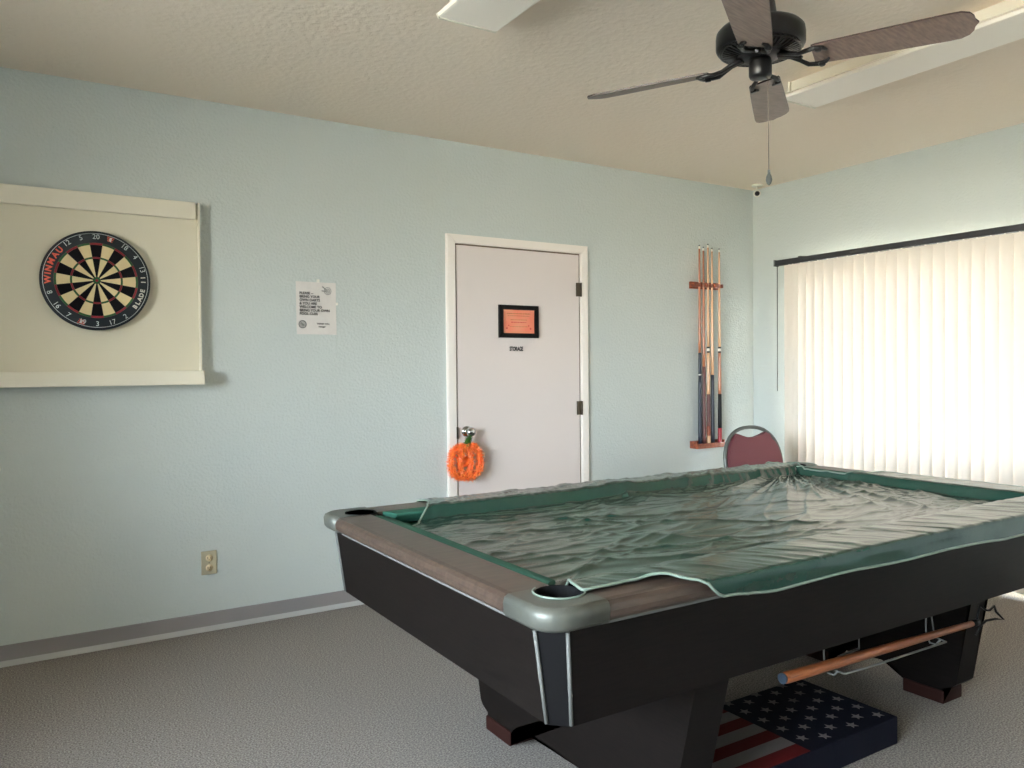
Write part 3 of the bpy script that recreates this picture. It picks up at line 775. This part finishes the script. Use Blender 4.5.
# ------------------------------------------------------------------ table cover
cv = thing('table_cover', 'crumpled glossy dark green vinyl cover spread over the pool table', 'table cover', (XC,YC,.76))
sec = [(-2.856,.742),(-2.857,.785),(-2.856,.8035),(-2.850,.807),(-2.80,.808),(-2.70,.808),(-2.668,.803),(-2.655,.785),(-2.643,.766),(-2.60,.758),
       (-1.68,.758),(-1.637,.766),(-1.625,.785),(-1.612,.806),(-1.595,.812),(-1.48,.805),(-1.442,.8035),(-1.427,.798),(-1.423,.785),(-1.424,.745)]
cum = [0]
for p, q in zip(sec, sec[1:]): cum.append(cum[-1]+math.hypot(q[0]-p[0], q[1]-p[1]))
SL = cum[-1]
def sec_at(s):
    s = max(0, min(SL, s))
    for i in range(len(sec)-1):
        if s <= cum[i+1]:
            t = (s-cum[i])/(cum[i+1]-cum[i]); return (sec[i][0]+(sec[i+1][0]-sec[i][0])*t, sec[i][1]+(sec[i+1][1]-sec[i][1])*t)
    return sec[-1]
def interp(tab, x):
    if x <= tab[0][0]: return tab[0][1]
    for (a, va), (c, vc) in zip(tab, tab[1:]):
        if x <= c: t = (x-a)/(c-a); t = t*t*(3-2*t); return va+(vc-va)*t
    return tab[-1][1]
s_of_y = lambda yv: next(cum[i]+(yv-sec[i][0])*(cum[i+1]-cum[i])/(sec[i+1][0]-sec[i][0]) for i in range(2, len(sec)-3) if sec[i][0] <= yv <= sec[i+1][0])
sTop = s_of_y(-2.767)
s0tab = [(-3.74,sTop),(-3.57,sTop),(-3.52,s_of_y(-2.80)),(-3.49,s_of_y(-2.838)),(-3.41,.012),(-3.2,.0),(-2.7,0),(-1.3,.0)]
s0tab[4] = (-3.40,.022)
xltab = [(-2.86,-3.74),(-2.765,-3.735),(-2.72,-3.725),(-2.66,-3.70),(-2.62,-3.695),(-1.80,-3.69),(-1.72,-3.665),(-1.65,-3.60),(-1.60,-3.54),(-1.52,-3.50),(-1.42,-3.50)]
xrtab = [(-2.86,-1.37),(-2.05,-1.39),(-1.93,-1.50),(-1.88,-1.555),(-1.66,-1.555),(-1.62,-1.53),(-1.42,-1.53)]
zxtab = [(-1.575,.758),(-1.562,.768),(-1.553,.800),(-1.535,.8055),(-1.42,.806),(-1.37,.800)]
def ridge(v): return 1-abs(v)
def wrinkle(x, y):
    # families of sharp folds lying in different directions
    h = 0
    ca, sa = math.cos(math.radians(-14)), math.sin(math.radians(-14))
    for (ang, fx, fy, amp, sd, k) in ((-10,.8,6.5,.0062,3.1,4.2),(14,1.0,8,.0045,9.7,4.2),(-32,1.1,6,.0045,5.3,4.2),(40,1.2,7,.0030,1.7,4.2),(-4,1.6,13,.0022,12.2,3.6),(24,1.8,15,.0016,15.2,3.6)):
        c, s = math.cos(math.radians(ang)), math.sin(math.radians(ang))
        u = (x*c+y*s); w = (-x*s+y*c)
        n = noise.noise(V((u*fx+sd, w*fy+.5*noise.noise(V((x*2.2,y*2.2,sd+4))), sd)))
        h += amp*1.35*(1-min(1,abs(n)*k*.8))**2.8 * max(0, .6+1.1*noise.noise(V((x*1.5,y*1.5,sd*2))))
    h += .0035*noise.noise(V((x*3,y*5,2)))+.0007*noise.noise(V((x*14,y*20,6)))
    # creases fanning out from the far right pocket
    dx, dy = x+1.47, y+1.50; r = math.hypot(dx, dy); th = math.atan2(dy, dx)
    fall = math.exp(-((r-.45)/.55)**2)
    n = noise.noise(V((th*6.5, r*.7, 8.8)))
    h += .021*fall*(1-min(1,abs(n)*3.2))**1.6*min(1,r/.25)
    n = noise.noise(V((th*14, r*.9, 3.3)))
    h += .006*fall*(1-min(1,abs(n)*3))**1.5*min(1,r/.2)
    return max(h*.92+.001, 0)
NU, NV = 420, 300
b = NB(); grid = []
for i in range(NU+1):
    u = i/NU; col = []
    xg = -3.74 + u*(-1.37+3.74)
    sa_ = interp(s0tab, xg); sb_ = SL - .012 - .012*noise.noise(V((xg*3,0,0)))
    if xg > -3.3: sa_ += max(0, .006+.012*noise.noise(V((xg*2.2,7,0))))
    for j in range(NV+1):
        v = j/NV; s = sa_+(sb_-sa_)*v; y, z = sec_at(s)
        xl, xr = interp(xltab, y), interp(xrtab, y); x = xl+(xr-xl)*u
        flat = 1.0 if -2.645 < y < -1.635 else .0
        edge = min(1, max(0, (y+2.66)/.06)) * min(1, max(0, (-1.62-y)/.06))
        if x > -1.62 and z < interp(zxtab, x): z = interp(zxtab, x)
        e2 = min(1, max(0, (-1.56-x)/.06)); w = wrinkle(x, y)
        z += w*(.10+.90*edge*max(.15,e2))
        # gathered folds of cloth on the rails
        if y < -2.64 and y > -2.856 and z > .79: z += .0045*max(0, noise.noise(V((x*20+y*14, y*6, 1))))+.0025*max(0, noise.noise(V((x*46+y*30, y*9, 11))))
        if y > -1.66 and y < -1.44: z += .011*max(0, noise.noise(V((x*15-y*16, y*8, 5))))+.003*noise.noise(V((x*40,y*20,2))) + .010*math.exp(-((x-XC+.02)/.09)**2)*(1 if y < -1.5 else .5)
        # rolled flap at the near rail and at the far left edge
        if j < 16: z += .012*math.exp(-((x+3.53)/.03)**2)*(1-j/16)
        # outer faces billow slightly
        if y < -2.85: y -= .004+.004*noise.noise(V((x*6, z*20, 3)))
        if y > -1.43: y += .003
        col.append(b.verts.new((x, y, z)))
    grid.append(col)
for i in range(NU):
    for j in range(NV):
        f = b.faces.new((grid[i][j], grid[i+1][j], grid[i+1][j+1], grid[i][j+1])); f.smooth = True
edge_pts = [grid[i][0].co.copy() for i in range(0, NU, 3)] + [grid[NU][j].co.copy() for j in range(0, NV, 3)] + [grid[i][NV].co.copy() for i in range(NU, 0, -3)] + [grid[0][j].co.copy() for j in range(NV, 0, -3)]
sheet = obj('vinyl_sheet', b, 'vinyl', cv, smooth=True)
b = NB(); tube(b, edge_pts, .0036, 6, closed=True); obj('piping', b, 'pipe', cv)
# strings of piping looped round the pockets
b = NB()
c0 = (TX0+.112, TY0+.112)
tube(b, [(c0[0]+.058*math.cos(a), c0[1]+.058*math.sin(a), .8035) for a in [math.radians(120+k*12) for k in range(19)]], .0022, 6)
c1 = (TX1-.112, TY1-.112)
tube(b, [(c1[0]+.085*math.cos(a), c1[1]-.02+.085*math.sin(a), .806) for a in [math.radians(-160+k*14) for k in range(18)]], .003, 6)
o = obj('corner_loop', b, 'pipe', cv)

# ------------------------------------------------------------------ light
w = bpy.data.worlds.new('World'); bpy.context.scene.world = w; w.use_nodes = True
n = w.node_tree.nodes; l = w.node_tree.links
tc = n.new('ShaderNodeTexCoord'); sp_ = n.new('ShaderNodeSeparateXYZ'); rp = n.new('ShaderNodeValToRGB'); bg = n['Background']
l.new(tc.outputs['Generated'], sp_.inputs[0])
ma = n.new('ShaderNodeMath'); ma.operation = 'MULTIPLY_ADD'; ma.inputs[1].default_value = .5; ma.inputs[2].default_value = .5
l.new(sp_.outputs['Z'], ma.inputs[0]); l.new(ma.outputs[0], rp.inputs[0])
rp.color_ramp.elements[0].position = .47; rp.color_ramp.elements[0].color = (.62,.56,.42,1)
rp.color_ramp.elements[1].position = .52; rp.color_ramp.elements[1].color = (.80,.92,1.0,1)
e = rp.color_ramp.elements.new(1.0); e.color = (.62,.80,1.0,1)
l.new(rp.outputs['Color'], bg.inputs['Color']); bg.inputs['Strength'].default_value = 58
sun = bpy.data.lights.new('sun', 'SUN'); sun.energy = 420; sun.angle = .009; sun.color = (1,.93,.82)
so = bpy.data.objects.new('sun', sun); C.objects.link(so); so.rotation_euler = V((-.25,.8,1)).to_track_quat('Z','Y').to_euler()
for wnd in (W1, ADDED_W2, ADDED_W3):
    a = bpy.data.lights.new('sky_portal', 'AREA'); a.shape = 'RECTANGLE'; a.size = wnd[1]-wnd[0]; a.size_y = wnd[3]-wnd[2]
    a.cycles.is_portal = True
    ao = bpy.data.objects.new('sky_portal', a); C.objects.link(ao); ao.location = (.14 if wnd is not ADDED_W3 else XL-T+.01,(wnd[0]+wnd[1])/2,(wnd[2]+wnd[3])/2)
    ao.rotation_euler = V((1,0,0)).to_track_quat('Z','X').to_euler()
    m3 = Matrix(((0,0,1),(1,0,0),(0,1,0))) if wnd is not ADDED_W3 else Matrix(((0,0,-1),(-1,0,0),(0,1,0)))   # columns: local x -> +y, local y -> +z, local z -> +x, so it shines along -x
    ao.rotation_euler = m3.to_euler()

# ------------------------------------------------------------------ camera
f, yaw, pitch, roll, cxx, cyy, czz = 789.09, .5595, -.0178, -.0091, -4.7704, -4.1365, 1.2889
fwd = V((math.sin(yaw)*math.cos(pitch), math.cos(yaw)*math.cos(pitch), math.sin(pitch)))
rt = V((math.cos(yaw), -math.sin(yaw), 0)); up = rt.cross(fwd)
r2 = rt*math.cos(roll)+up*math.sin(roll); u2 = -rt*math.sin(roll)+up*math.cos(roll)
cam = bpy.data.cameras.new('camera'); cam.sensor_width = 36; cam.lens = f*36/1024; cam.clip_start = .05
co = bpy.data.objects.new('camera', cam); C.objects.link(co)
m4 = Matrix((( r2.x,u2.x,-fwd.x,cxx),(r2.y,u2.y,-fwd.y,cyy),(r2.z,u2.z,-fwd.z,czz),(0,0,0,1)))
co.matrix_world = m4
S = bpy.context.scene; S.camera = co
S.view_settings.view_transform = 'Standard'; S.view_settings.look = 'None'; S.view_settings.gamma = 1
S.view_settings.use_curve_mapping = False
S.view_settings.exposure = .38
S.cycles.max_bounces = 12; S.cycles.diffuse_bounces = 8; S.cycles.transparent_max_bounces = 12
